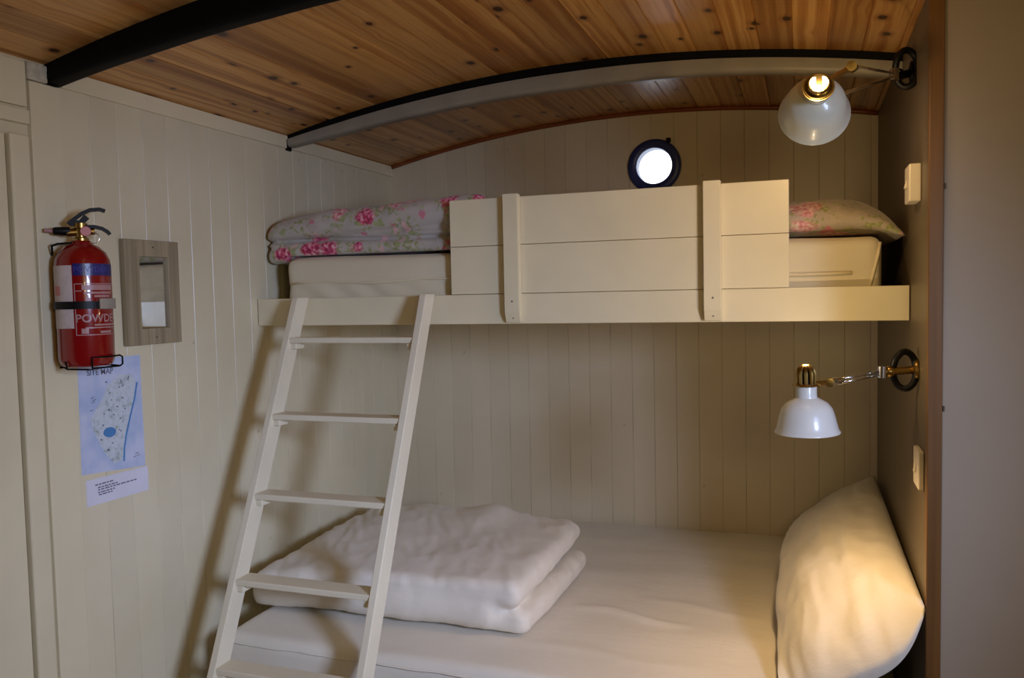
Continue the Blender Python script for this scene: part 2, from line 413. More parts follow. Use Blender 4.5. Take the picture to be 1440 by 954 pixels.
# right: end wall of the bunks, its wooden edge, the grey panel beside it
bm = B(); ys = [1.97 + i * (DY - 1.97) / 12 for i in range(13)]
zt = arch(BX) + .02
box(bm, BX, BX + .028, 1.965, DY - .001, 0, zt); struct('wall_right', bm, M['taupe'])
bm = B(); box(bm, BX - .001, BX + .028, 1.944, 1.965, 0, 2.115, .002); struct('trim_5', bm, M['edge'])
bm = B(); box(bm, BX + .0285, 1.25, 1.952, 1.972, 0, 2.125, .002); wf = struct('wall_front', bm, M['grey'])
for z in (1.708, 1.234):
    bm = B(); tube(bm, [(BX + .031, 1.949, z - .006), (BX + .031, 1.949, z + .006)], .0025, 8); obj('hinge_pin', bm, M['hinge'], wf)

# ceiling of pine boards running front to back, following the arch
bm = B(); W = .088; g = .0022; prof = [(AX - .03, 0)]; k = 0
while AX + k * W < 1.2:
    p = AX + k * W
    prof += [(p - g, 0.), (p, .0035), (p + g, 0.)] if k else [(p + g, 0.)]
    k += 1
prof.append((1.25, 0))
rows = [(bm.verts.new((p, -.9, arch(p) + d)), bm.verts.new((p, DY + .03, arch(p) + d)), bm.verts.new((p, -.9, arch(p) + .045)), bm.verts.new((p, DY + .03, arch(p) + .045))) for p, d in prof]
for a, b in zip(rows, rows[1:]):
    bm.faces.new((a[0], a[1], b[1], b[0])); bm.faces.new((a[2], b[2], b[3], a[3]))
    bm.faces.new((a[0], b[0], b[2], a[2])); bm.faces.new((a[1], a[3], b[3], b[1]))
for q in (rows[0], rows[-1]): bm.faces.new((q[0], q[2], q[3], q[1]))
bmesh.ops.recalc_face_normals(bm, faces=bm.faces)
struct('ceiling', bm, M['pine'])
# quarter-round bead where ceiling meets back wall
bm = B(); N = 40; pts = []
for i in range(N + 1):
    x = AX + .002 + (BX - AX - .004) * i / N; pts.append((x, DY - .006, arch(x) - .007))
tube(bm, pts, .0085, 10); struct('trim_6', bm, M['redwood'], smooth=True)
# floor
bm = B(); box(bm, -1.75, 1.25, -.9, DY + .05, -.05, 0); struct('floor', bm, M['floorw'])

# ------------------------------------------------------------------ porthole
po = bpy.data.objects.new('window_1', None); C.objects.link(po); po.location = (PX, DY, PZ); po['kind'] = 'structure'
bm = B(); lathe(bm, [(.069, .0), (.071, -.012), (.078, -.017), (.094, -.017), (.103, -.010), (.105, .0)], (PX, DY, PZ), (0, 1, 0), 56)
lathe(bm, [(.0825, .048), (.0825, -.004), (.069, -.008), (.069, .048)], (PX, DY, PZ), (0, 1, 0), 56, True)
obj('window_frame', bm, M['glareblue'], po, smooth=True, auto=40)
bm = B(); lathe(bm, [(0, .016), (.070, .016), (.070, .020), (0, .020)], (PX, DY, PZ), (0, 1, 0), 48); obj('window_pane', bm, M['glass'], po)
bm = B(); box(bm, PX + .050, PX + .066, DY - .018, DY - .004, PZ + .085, PZ + .103, .003); obj('window_latch', bm, M['blackp'], po)

# ------------------------------------------------------------------ ceiling ribs
def lerp_tab(x, tab):
    for (a, va), (b, vb) in zip(tab, tab[1:]):
        if x <= b: return va + (vb - va) * (x - a) / (b - a)
    return tab[-1][1]
def rib(y0, y1, x1, drop, mat_cover, label, split):
    t = thing('ceiling_rib', label, 'beam', (AX, (y0 + y1) / 2, 2.0))
    N = 48
    def sweep(sec_fn, m, name, rough=False):
        bm = B(); rings = []
        for i in range(N + 1):
            x = AX + .001 + (x1 - AX - .002) * i / N
            rings.append([bm.verts.new((x, y, z)) for y, z in sec_fn(x)])
        n = len(rings[0]); fs = []
        for a, b in zip(rings, rings[1:]):
            for k in range(n): fs.append(bm.faces.new((a[k], a[(k+1) % n], b[(k+1) % n], b[k])))
        fs.append(bm.faces.new(rings[0])); fs.append(bm.faces.new(list(reversed(rings[-1]))))
        bmesh.ops.recalc_face_normals(bm, faces=fs)
        return obj(name, bm, m, t, smooth=True, auto=35)
    def flange(x):
        zc = arch(x) - .001; h = drop(x) * split
        return [(y0, zc), (y1, zc), (y1, zc - h), (y0, zc - h)]
    def cover(x):
        zc = arch(x) - .001; h = drop(x); a = zc - h * split; b = zc - h
        ya, yb = y0 - .004, y1 + .004; r = min(.014, (a - b) * .45); out = [(ya, a), ]
        out = [(yb, a), (yb, b + r)] + [(yb - r + r * math.cos(-q), b + r + r * math.sin(-q)) for q in (.5, 1.05)] + [(yb - r, b), (ya + r, b)] + [(ya + r - r * math.sin(q), b + r - r * math.cos(q)) for q in (.5, 1.05)] + [(ya, b + r), (ya, a)]
        return out
    sweep(flange, M['black'], 'flange'); sweep(cover, mat_cover, 'rib_cover')
    bm = B(); z0 = arch(AX) - .004
    box(bm, AX + .001, AX + .010, y0 - .006, y1 - .02, z0 - drop(AX) - .008, z0 - .01, .002); obj('end_bracket', bm, M['black'], t)
    return t
rib(1.487, 1.530, .95, lambda x: lerp_tab(x, [(-1.72, .044), (-1.4, .062), (-1.1, .07), (2, .075)]), M['black'], 'steel ceiling rib nearest the camera, upper left, coloured black for shade', .45)  # near rib's cover is black in place of the shade it stands in
rib(2.45, 2.492, BX, lambda x: lerp_tab(x, [(-1.72, .038), (-1.5, .06), (-1.157, .072), (-.676, .077), (-.25, .066), (2, .05)]), M['ribgrey'], 'grey ceiling rib with black top edge arching over the upper bunk', .36)

# ------------------------------------------------------------------ upper bunk
ub = thing('upper_bunk', 'cream painted upper bunk with a plank guard panel and deep front rail', 'bunk bed', (-.72, 2.7, 1.412))
bm = B(); box(bm, AX + .003, BX - .002, RY, RY + .022, 1.412, 1.5, .002); obj('front_rail', bm, M['cream'], ub)
for z0, z1 in ((1.5012, 1.6425), (1.6437, 1.782)):
    bm = B(); box(bm, -1.0, -.037, RY + .001, RY + .021, z0, z1, .0018); obj('guard_board', bm, M['cream'], ub)
for x0 in (-.8215, -.2535):
    bm = B(); x1 = x0 + .046
    sec = [(RY - .0005, 1.788), (RY - .026, 1.788), (RY - .026, 1.447), (RY - .014, 1.417), (RY - .0005, 1.417)]
    a = [bm.verts.new((x0, y, z)) for y, z in sec]; b = [bm.verts.new((x1, y, z)) for y, z in sec]
    fs = [bm.faces.new(a), bm.faces.new(list(reversed(b)))]
    for k in range(5): fs.append(bm.faces.new((a[k], b[k], b[(k+1) % 5], a[(k+1) % 5])))
    bmesh.ops.recalc_face_normals(bm, faces=fs)
    bmesh.ops.bevel(bm, geom=list(bm.edges), offset=.0015, segments=2, affect='EDGES')
    p = obj('guard_post', bm, M['cream'], ub)
    for z, yy in ((1.757, RY - .0255), (1.565, RY - .0255), (1.478, RY - .0255), (1.430, RY - .0185)):
        bm = B(); lathe(bm, [(0, -.001), (.0028, -.0008), (.0030, .001), (0, .001)], (x0 + .024, yy, z), (0, 1, 0), 10); obj('screw', bm, M['hinge'] if z < 1.5 else M['cream'], p)
bm = B(); box(bm, AX + .003, BX - .002, RY + .0225, DY - .003, 1.425, 1.445, .002); obj('bed_base', bm, M['cream'], ub)
bm = B(); box(bm, AX + .003, BX - .002, DY - .03, DY - .003, 1.412, 1.4245, .001); obj('wall_batten', bm, M['cream'], ub)

# ------------------------------------------------------------------ soft things
def sgn_pow(c, p): return math.copysign(abs(c) ** p, c)
def nz(p, s, seed=0.): return noise.noise(Vector((p[0] * s + seed, p[1] * s - seed * .7, p[2] * s + seed * .3)))
def ridge(p, s, seed=0.):
    return 1 - abs(nz(p, s, seed)) * 2
def slab(bm, x0, x1, y0, y1, z0, z1, r, nx=40, ny=24, nzv=8, fn=None):
    """soft box with rounded edges (grid on all six sides); fn(p) returns a displaced point"""
    cx, cy, cz = (x0+x1)/2, (y0+y1)/2, (z0+z1)/2; hx, hy, hz = (x1-x0)/2, (y1-y0)/2, (z1-z0)/2
    tmp = bmesh.new(); grid = {}
    def key(i, j, k): return (i, j, k)
    def vert(i, j, k):
        if (i, j, k) in grid: return grid[(i, j, k)]
        p = Vector((-hx + 2*hx*i/nx, -hy + 2*hy*j/ny, -hz + 2*hz*k/nzv))
        q = Vector((max(-hx + r, min(hx - r, p.x)), max(-hy + r, min(hy - r, p.y)), max(-hz + r, min(hz - r, p.z))))
        d = p - q
        if d.length > 1e-9: p = q + d.normalized() * r
        p += Vector((cx, cy, cz))
        if fn: p = fn(p)
        v = bm.verts.new(p); grid[(i, j, k)] = v; return v
    fs = []
    def quad(a, b, c, d): fs.append(bm.faces.new((vert(*a), vert(*b), vert(*c), vert(*d))))
    for i in range(nx):
        for j in range(ny):
            for k in (0, nzv): quad((i,j,k), (i+1,j,k), (i+1,j+1,k), (i,j+1,k))
    for i in range(nx):
        for k in range(nzv):
            for j in (0, ny): quad((i,j,k), (i+1,j,k), (i+1,j,k+1), (i,j,k+1))
    for j in range(ny):
        for k in range(nzv):
            for i in (0, nx): quad((i,j,k), (i,j+1,k), (i,j+1,k+1), (i,j,k+1))
    bmesh.ops.recalc_face_normals(bm, faces=fs)
def soft_finish(o, voxel=None, smooth=6, sub=0):
    if voxel:
        md = o.modifiers.new('r', 'REMESH'); md.mode = 'VOXEL'; md.voxel_size = voxel
    md = o.modifiers.new('s', 'SMOOTH'); md.factor = .5; md.iterations = smooth
    mats = list(o.data.materials)
    evaluated(o)
    for p in o.data.polygons: p.use_smooth = True
    if not len(o.data.materials):
        for m in mats: o.data.materials.append(m)
    return o
def displace(o, fn):
    w = wloc(o); me = o.data
    ns = [v.normal.copy() for v in me.vertices]; cs = [v.co + w for v in me.vertices]
    new = [fn(p, n) - w for p, n in zip(cs, ns)]
    me.vertices.foreach_set('co', [c for q in new for c in q])
    me.update()

# upper mattress
um = thing('mattress', 'cream covered mattress lying on the upper bunk', 'mattress', (-.7, 2.75, 1.447))
def um_fn(p):
    q = p.copy()
    if p.y < 2.32:                    # sagging cover along the front
        q.y += .005 * nz((p.x * 2.2, 0, p.z * 7), 3., 2.) - .004
        if p.z < 1.545: q.y += .004 + .007 * math.sin(p.x * 48 + p.z * 75 + 3 * nz((p.x, 0, 0), 4., 2.)) * max(0, nz((p.x, 0, 0), 3., 5.) + .35)
    q.z += .006 * nz(p, 4., 1.) if p.z > 1.6 else 0
    return q
bm = B(); slab(bm, -1.608, .188, RY + .033, DY - .03, 1.4475, 1.630, .03, 140, 30, 16, um_fn)
mt = obj('mattress_body', bm, M['tick'], um, smooth=True)
bm = B(); tube(bm, [(-1.58 + i * .0585, RY + .0285 + .0015 * math.sin(i * 1.1), 1.548 + .004 * math.sin(i * .9) - .018 * max(0, (i - 22) / 8)) for i in range(30)], .0035, 8); obj('piping', bm, M['piping'], um, smooth=True)
bm = B(); tube(bm, [(.183, RY + .039, 1.612), (.178, RY + .034, 1.58), (.166, RY + .033, 1.53), (.156, RY + .033, 1.49), (.15, RY + .035, 1.457)], .004, 8); obj('piping', bm, M['piping'], um, smooth=True)

# folded floral duvet, upper bunk left
def fold_fn(seed, amp, tlow):
    def fn(p, n):
        q = fn0(p, n); q.y = max(q.y, 2.2895); q.x = max(q.x, -1.6965)
        if q.x > -1.612 + .0: q.z = max(q.z, 1.6395)
        return q
    def fn0(p, n):
        d = amp * nz(p, 5., seed) + amp * .6 * nz(p, 11., seed + 3) + amp * .35 * ridge((p.x * .6, p.y, p.z), 14., seed)
        return p + n * d
    return fn
bm = B()
def upper_lo(p):
    q = p.copy(); 
    t = max(0., (-1.54 - p.x) / .17)                 # left end hangs over the mattress edge
    q.z -= .030 * t * t
    if p.z > 1.66: q.z += .022 * min(1, max(0, (p.x + 1.6) / .5))
    return q
def upper_hi(p):
    q = p.copy(); s = (p.x + 1.72) / .72
    q.z += .030 * min(1, max(0, s)) - .02 * max(0, 1 - s * 3)
    t = max(0., (-1.54 - p.x) / .17); q.z -= .022 * t * t
    return q
slab(bm, -1.690, -.93, 2.300, 3.12, 1.634, 1.688, .026, 50, 40, 6, upper_lo)
slab(bm, -1.692, -.90, 2.292, 3.12, 1.686, 1.774, .040, 50, 40, 6, upper_hi)
slab(bm, -1.1, -.90, 2.45, 3.1, 1.65, 1.77, .03, 10, 20, 6)
fd = obj('duvet', bm, M['floral'], None)
soft_finish(fd, .007, 5); 
_ff = fold_fn(4., .007, 0)
def fd_fn(p, n):
    q = _ff(p, n)
    if p.y < 2.42 or p.x < -1.62:       # the dark crease between the two folded layers
        zs = 1.684 + .006 * math.sin(p.x * 7) + .008 * (p.x + 1.7)
        g = math.exp(-((q.z - zs) / .0075) ** 2)
        if p.y < 2.42: q.y += .030 * g
        elif p.x < -1.62: q.x += .015 * g
    return q
displace(fd, fd_fn)
tag(fd, 'folded grey floral duvet with pink roses on the left end of the upper bunk', 'duvet')

# floral pillow, upper bunk right
def pillow_mesh(bm, n, place, T, pinch=.06, seed=0., wr=.012):
    """closed pillow; place(u, v, h) maps u,v in [-1,1] and height to world"""
    top = {}; bot = {}
    for i in range(n + 1):
        for j in range(n + 1):
            u = -1 + 2 * i / n; v = -1 + 2 * j / n
            e = max(0, (1 - abs(u) ** 2.6)) ** .55 * max(0, (1 - abs(v) ** 2.6)) ** .55
            uu = u * (1 - pinch * (1 - abs(v) ** 2) * abs(u) ** 3); vv = v * (1 - pinch * (1 - abs(u) ** 2) * abs(v) ** 3)
            edge = max(abs(u), abs(v)) ** 3
            w = wr * ((noise.noise(Vector((u * 2.2 + seed, v * 2.2, seed))) ) + .7 * noise.noise(Vector((u * 5 + seed, v * 3, 2 + seed)))
                 + .8 * (1 - 2 * abs(noise.noise(Vector((u * 3.2 + v * 1.2 + seed, v * 5.5 - u, 5 + seed))))) * (.4 + edge))
            t = bm.verts.new(place(uu, vv, T * e + (w * min(1, e * 2))))
            top[i, j] = t
            if i in (0, n) or j in (0, n): bot[i, j] = t
            else: bot[i, j] = bm.verts.new(place(uu, vv, -T * e * .55))
    fs = []
    for i in range(n):
        for j in range(n):
            fs.append(bm.faces.new((top[i,j], top[i+1,j], top[i+1,j+1], top[i,j+1])))
            q = (bot[i,j], bot[i,j+1], bot[i+1,j+1], bot[i+1,j])
            if len(set(q)) == 4 and len({top[i,j], top[i+1,j], top[i+1,j+1], top[i,j+1]} & set(q)) < 4: fs.append(bm.faces.new(q))
    bmesh.ops.recalc_face_normals(bm, faces=fs)
bm = B()
def pl_up(u, v, h):
    x = .022 + .224 * u; y = 2.66 + .37 * v
    z = 1.668 + h - .040 * max(0, (x - .12) / .12) ** 1.6
    if x < .194: z = max(z, 1.6385)
    return Vector((min(x, .246), max(y, 2.292), z))
pillow_mesh(bm, 46, pl_up, .082, .03, 2., .008)
fp = obj('pillow', bm, M['floral2'], None); soft_finish(fp, None, 2)
tag(fp, 'floral pillow with pale pink roses at the right end of the upper bunk', 'pillow')

# ------------------------------------------------------------------ lower bed
lb = thing('lower_bed', 'white built-in lower bed base under the white mattress', 'bed', (-.72, 2.5, 0))
bm = B(); box(bm, AX + .02, BX - .004, 1.86, DY - .003, .33, .36, .003); obj('bed_base', bm, M['white'], lb)
bm = B(); box(bm, AX + .02, BX - .004, 1.838, 1.8595, .02, .36, .003); obj('front_panel', bm, M['white'], lb)
def lm_fn(p):
    q = p.copy()
    if p.z > .5:
        q.z += .005 * nz(p, 3., 7.) + .003 * nz((p.x * .4, p.y, 0), 9., 3.)
    if p.z > .5:
        for (ax_, ay_, bx_, by_, hh) in ((-.62, 2.30, -.28, 2.24, .012), (-.45, 2.42, -.05, 2.34, .005), (-.7, 2.02, -.2, 2.0, .004)):
            t = max(0, min(1, ((p.x - ax_) * (bx_ - ax_) + (p.y - ay_) * (by_ - ay_)) / ((bx_ - ax_) ** 2 + (by_ - ay_) ** 2)))
            dd = math.hypot(p.x - ax_ - t * (bx_ - ax_), p.y - ay_ - t * (by_ - ay_) - .015 * math.sin(t * 7)); q.z += hh * math.exp(-(dd / .022) ** 2) * math.sin(PI * min(1, .1 + t * .9))
    if p.y < 1.87: q.y += .006 * nz((p.x, 0, p.z * .5), 5., 2.)
    return q
lm = thing('mattress', 'wide mattress in a white fitted sheet on the lower bed', 'mattress', (-.72, 2.5, .361))
bm = B(); slab(bm, -1.545, .15, 1.836, DY - .012, .361, .566, .03, 150, 120, 14, lm_fn)
o = obj('fitted_sheet', bm, M['sheet'], lm, smooth=True)
bm = B(); pts = [(-1.56 + i * .017, 1.8365 + .001 * math.sin(i), .5415 + .0015 * math.sin(i * .5)) for i in range(100)]; tube(bm, pts, .003, 6); obj('piping', bm, M['sheet'], lm, smooth=True)

# folded white duvet
bm = B()
def wl(p):
    q = p.copy(); s = (p.x + 1.6) / .9
    tb = (p.y - 2.03) / .8; q.y -= .025 + .15 * max(0, tb) * max(0, s); q.x += .022 * max(0, tb) * max(0, s)
    return q
def wh(p):
    q = p.copy(); s = (p.x + 1.6) / .9; tb = (p.y - 2.03) / .8
    q.z += .02 * tb - .03 * max(0, 1 - s * 3.2) + .018 * s
    q.y -= .025 + .17 * max(0, tb) * max(0, s); q.x += .02 * max(0, tb) * max(0, s)
    return q
slab(bm, -1.60, -.700, 2.06, 2.80, .567, .640, .036, 50, 46, 6, wl)
slab(bm, -1.59, -.715, 2.035, 2.80, .632, .705, .036, 50, 46, 6, wh)
slab(bm, -1.60, -.77, 2.025, 2.16, .572, .694, .058, 50, 12, 10, lambda p: p + Vector((0, -.025, -.025 * max(0, 1 - (p.x + 1.6) / .28))))
wd = obj('duvet', bm, M['duvet'], None)
soft_finish(wd, .009, 8)
def wd_fn(p, n):
    d = .009 * nz(p, 3.2, 11.) + .004 * nz((p.x + .5 * p.y, p.y - .4 * p.x, p.z), 8., 1.) + (.0035 * ridge((p.x * 2.6 + p.y * 1.6, p.y * .7 - p.x * .5, p.z), 9., 2.) + .004 * ridge((p.x * 1.6 + p.y * .9, p.y * .45 - p.x * .25, p.z), 7., 6.)) * (1 if n.z > .3 else .4) - .004
    q = p + n * d
    # peak in the middle of the back edge
    k = math.exp(-((p.x + 1.02) / .09) ** 2 - ((p.y - 2.60) / .13) ** 2); q.z += .028 * k * (n.z > 0)
    q.z = max(q.z, .5785)
    return q
displace(wd, wd_fn)
tag(wd, 'thick white duvet folded in two on the left of the lower bed', 'duvet')

# white pillow leaning on the end wall
bm = B()
A0, A1 = Vector((-.058, 1.935, .59)), Vector((-.062, 3.14, .595))
B0, B1 = Vector((.244, 1.900, .810)), Vector((.236, 3.14, .825))
nrm = Vector((-.62, -.08, .78)).normalized()
def pl_lo(u, v, h):
    s = (u + 1) / 2; t = (v + 1) / 2
    p = A0.lerp(A1, t).lerp(B0.lerp(B1, t), s)
    k = max(0, -v) ** 3 * (1 - u * u); k = max(0, -v) ** 3 * (1 - abs(u) ** 5); p.y -= .05 * k; p.z -= .095 * k
    q = p + nrm * (h * (1 - .35 * max(0, v)) + .022 * (1 - u * u) * (1 - .5 * v * v)); q.z = max(q.z, .579); q.x = min(q.x, .246)
    return q
pillow_mesh(bm, 64, pl_lo, .085, .006, 9., .010)
lp = obj('pillow', bm, M['pillow'], None); soft_finish(lp, None, 1)
tag(lp, 'plump white pillow propped against the end wall on the lower bed', 'pillow')

# ------------------------------------------------------------------ ladder
ld = thing('ladder', 'white wooden ladder leaning against the upper bunk rail', 'ladder', (-1.27, 1.45, 0))
K = .508
def ly(z): return 2.187 + (z - 1.498) * K
def lx(z, right): return (-1.0735 if right else -1.517) + (1.498 - z) * (.033 if right else .043)
for right in (False, True):
    bm = B(); lo = []; hi = []
    for z, out in ((.0, lo), (1.502 if not right else 1.505, hi)):
        x = lx(z, right); y = ly(z)
        dep = .062
        out += [(x, y, z), (x + .022, y, z), (x + .022, y + dep, z), (x, y + dep, z)]
    hexa(bm, lo, hi, .0025)
    obj('stile', bm, M['white'], ld)
for z in (1.380, 1.160, .948, .737, .535, .32, .11):
    y = ly(z); x0 = lx(z, False) + .0215; x1 = lx(z, True) + .0005
    bm = B(); box(bm, x0, x1, y + .001, y + .064, z - .017, z, .003); rg = obj('rung', bm, M['white'], ld)
    for xa, xb in ((x0, x0 + .022), (x1 - .022, x1)):
        bm = B(); box(bm, xa + .0002, xb - .0002, y + .005, y + .050, z - .036, z - .0175, .003); obj('cleat', bm, M['white'], rg)

# ------------------------------------------------------------------ wall lamps
def dome(bm, o, ax, n=48):
    """lathe along ax (pointing out of the mouth); origin = neck top"""
    prof = [(.0215, 0), (.0225, .002), (.0225, .020), (.0235, .026), (.033, .031), (.046, .039), (.055, .051), (.060, .066), (.0645, .086), (.0675, .098), (.0710, .103), (.0715, .1055), (.0705, .1065),
            (.0665, .100), (.0630, .086), (.0585, .066), (.0535, .052), (.045, .041), (.032, .033), (.020, .029), (.018, .001)]
    lathe(bm, prof, o, ax, n, True)
UN, UA = (.0265, 1.735, 1.890), (-.062, .955, -.275)
def lamp(neck, axis, joint, elbow, tip, mount, label, mats, cage_up, lit):
    t = thing('wall_lamp', label, 'lamp', mount, 'swing-arm wall lamps')
    ax = Vector(axis).normalized(); neck = Vector(neck)
    bm = B(); dome(bm, neck, ax); sh = obj('lamp_shade', bm, mats, t, smooth=True, auto=50)
    # brass collar, slotted cage and socket above the shade
    bm = B(); lathe(bm, [(.0, -.006), (.027, -.006), (.0285, -.003), (.027, .0), (0, .0)], neck, ax, 36)
    lathe(bm, [(.030, -.0035), (.0305, -.0025), (.030, -.0015), (.026, -.0015), (.026, -.0035)], neck, ax, 36, True)
    obj('brass_collar', bm, M['brass'], t, smooth=True, auto=40)
    u, v = frame_of(ax); bm = B()
    for k in range(9 if lit else 0):
        a = 2 * PI * k / 9; d = u * math.cos(a) + v * math.sin(a)
        p = [neck - ax * .006 + d * .018, neck - ax * .028 + d * .0185, neck - ax * .040 + d * .015, neck - ax * .046 + d * .006]
        tube(bm, p, [.0042, .0046, .0044, .003], 6)
    if lit: lathe(bm, [(0, -.049), (.008, -.048), (.011, -.043), (.008, -.040), (0, -.040)], neck, ax, 20)
    else: lathe(bm, [(0, -.020), (.019, -.020), (.0215, -.016), (.0215, -.008), (0, -.008)], neck, ax, 32)
    obj('vented_cap', bm, M['brass'], t, smooth=True, auto=50)
    if not lit:                       # two self-lit plates on the closed cap stand for bulb light leaking out
        side = ax.cross(Vector((0, 0, 1))).normalized(); upv = side.cross(ax).normalized()
        for sg in (-1, 1):
            bm = B(); pts = [(.006, -.0125)] + [(.0175 * math.cos(a), .0155 * math.sin(a)) for a in [-.95 + 1.9 * i / 10 for i in range(11)]] + [(.006, .0125)]
            f = [bm.verts.new(neck - ax * .0205 + side * sg * x + upv * y) for x, y in pts]; g_ = [bm.verts.new(neck - ax * .0198 + side * sg * x + upv * y) for x, y in pts]
            fs = [bm.faces.new(f), bm.faces.new(list(reversed(g_)))] + [bm.faces.new((f[k], g_[k], g_[(k + 1) % len(pts)], f[(k + 1) % len(pts)])) for k in range(len(pts))]
            bmesh.ops.recalc_face_normals(bm, faces=fs); obj('glow_plate', bm, M['glow'], t)
    bm = B(); lathe(bm, [(0, -.036 if lit else -.018), (.011, -.034 if lit else -.018), (.0125, -.006), (0, -.006)], neck, ax, 20); obj('socket', bm, M['blackp'], t, smooth=True, auto=40)
    bm = B(); lathe(bm, [(0, .028), (.010, .030), (.014, .040), (.022, .058), (.024, .070), (.020, .084), (.010, .092), (0, .094)], neck, ax, 24); obj('bulb', bm, M['bulb'], t, smooth=True)
    J, E, T, W = Vector(joint), Vector(elbow), Vector(tip), Vector(mount)
    # arm: brass stub to the joint, twin steel rods, brass tube at the wall
    start = neck - ax * .003 + (J - neck).normalized() * .024
    bm = B(); tube(bm, [start, J], .006, 10); lathe(bm, [(0, -.012), (.010, -.011), (.010, .011), (0, .012)], J, (0, 1, 0), 20); obj('brass_joint', bm, M['brass'], t, smooth=True, auto=40)
    bm = B(); d = (E - J).normalized()
    q = J + d * .004
    lathe(bm, [(0, 0), (.008, .001), (.0095, .010), (.007, .022), (.0045, .034), (0, .036)], q, d, 16)
    lathe(bm, [(0, -.014), (.0045, -.014), (.0045, .014), (0, .014)], q + d * .012, (0, 1, 0), 12)
    obj('swivel', bm, M['chrome'], t, smooth=True, auto=40)
    bm = B(); tube(bm, [J + Vector((0, 0, .003)), E + Vector((0, 0, .003))], .003, 8); obj('arm_rod', bm, M['chrome'], t, smooth=True)
    bm = B(); tube(bm, [cage_up, E + Vector((0, 0, -.004))], .0035, 8); obj('arm_rod', bm, M['chrome'], t, smooth=True)
    bm = B(); lathe(bm, [(0, -.014), (.0105, -.013), (.0105, .013), (0, .014)], E, (0, 0, 1), 20); obj('elbow_joint', bm, M['chrome'], t, smooth=True, auto=40)
    bm = B(); tube(bm, [E, T, W + Vector((-.004, 0, 0))], .0095, 14); lathe(bm, [(.0105, 0), (.013, .004), (.013, .012), (.0105, .016)], E.lerp(W, .12), (W - E), 20)
    obj('wall_tube', bm, M['brass'] if lit else M['black'], t, smooth=True, auto=50)
    bm = B(); lathe(bm, [(0, -.001), (.024, -.001), (.0265, -.005), (.025, -.009), (.012, -.012), (0, -.012)], (BX, W.y, W.z), (1, 0, 0), 32); obj('wall_plate', bm, M['brass'] if lit else M['black'], t, smooth=True, auto=40)
    c = E.lerp(W, .62) ; c.z = W.z
    u = Vector((1, .25, 0)).normalized(); 
    pts = [c + u * (.026 * math.cos(a)) + Vector((0, .006 * math.sin(2 * a), .043 * math.sin(a))) for a in [2 * PI * i / 36 for i in range(36)]]
    bm = B(); tube(bm, pts, .0078, 10, closed=True); obj('cable', bm, M['blackp'], t, smooth=True)
    return t
lamp((.004, 1.957, 1.277), (.02, .02, -1), (.055, 1.995, 1.282), (.170, 2.068, 1.300), (.2, 2.08, 1.302), (BX, 2.10, 1.303),
     'white dome lamp over the lower bed, hanging straight down on its brass wall arm', M['enamel'], (.06, 1.998, 1.276), True)
lamp(UN, UA, (.088, 1.77, 1.932), (.196, 2.10, 1.985), (.215, 2.16, 1.995), (BX, 2.21, 2.012),
     'white dome lamp tilted back on its dark wall arm just below the ceiling', M['enamel_up'], (.058, 1.80, 1.884), False)

# ------------------------------------------------------------------ switches
sw = thing('light_switch', 'square cream switch box on the dark end wall beside the floral pillow', 'light switch', (BX, 2.10, 1.69), 'switches on the end wall')
bm = B(); box(bm, BX - .026, BX - .0005, 2.062, 2.148, 1.690, 1.775, .003); obj('switch_box', bm, M['switch'], sw)
bm = B(); hexa(bm, [(BX - .032, 2.095, 1.724), (BX - .0265, 2.095, 1.724), (BX - .0265, 2.115, 1.724), (BX - .032, 2.115, 1.724)], [(BX - .028, 2.095, 1.742), (BX - .0265, 2.095, 1.742), (BX - .0265, 2.115, 1.742), (BX - .028, 2.115, 1.742)], .0005, 1); obj('rocker', bm, M['switch'], sw)
sw = thing('light_switch', 'flat cream switch plate on the end wall above the white pillow', 'light switch', (BX, 2.03, 1.045), 'switches on the end wall')
bm = B(); box(bm, BX - .013, BX - .0005, 1.985, 2.071, 1.045, 1.131, .003); obj('switch_plate', bm, M['switch'], sw)
bm = B(); hexa(bm, [(BX - .018, 2.018, 1.079), (BX - .0135, 2.018, 1.079), (BX - .0135, 2.038, 1.079), (BX - .018, 2.038, 1.079)], [(BX - .015, 2.018, 1.097), (BX - .0135, 2.018, 1.097), (BX - .0135, 2.038, 1.097), (BX - .015, 2.038, 1.097)], .0005, 1); obj('rocker', bm, M['switch'], sw)

# ------------------------------------------------------------------ mirror
mr = thing('mirror', 'small mirror in a rough driftwood frame beside the fire extinguisher', 'mirror', (AX, 1.785, 1.382))
y0, y1, z0, z1 = 1.687, 1.884, 1.383, 1.667; gy0, gy1, gz0, gz1 = 1.738, 1.842, 1.427, 1.622
bm = B()
def pane_ring(bm, xf, xb):
    o = [(y0, z0), (y1, z0), (y1, z1), (y0, z1)]; i = [(gy0, gz0), (gy1, gz0), (gy1, gz1), (gy0, gz1)]
    of = [bm.verts.new((xf, *p)) for p in o]; jf = [bm.verts.new((xf, *p)) for p in i]; ob = [bm.verts.new((xb, *p)) for p in o]; jb = [bm.verts.new((xb, *p)) for p in i]
    fs = []
    for k in range(4):
        l = (k + 1) % 4
        for q in ((of[k], of[l], jf[l], jf[k]), (jf[k], jf[l], jb[l], jb[k]), (of[l], of[k], ob[k], ob[l]), (ob[k], jb[k], jb[l], ob[l])): fs.append(bm.faces.new(q))
    bmesh.ops.recalc_face_normals(bm, faces=fs)
pane_ring(bm, AX + .020, AX + .001); bmesh.ops.bevel(bm, geom=[e for e in bm.edges], offset=.0015, segments=1, affect='EDGES')
fr = obj('mirror_frame', bm, M['drift'], mr)
bm = B(); box(bm, AX + .002, AX + .010, gy0 - .0005, gy1 + .0005, gz0 - .0005, gz1 + .0005); obj('mirror_glass', bm, M['mirror'], mr)
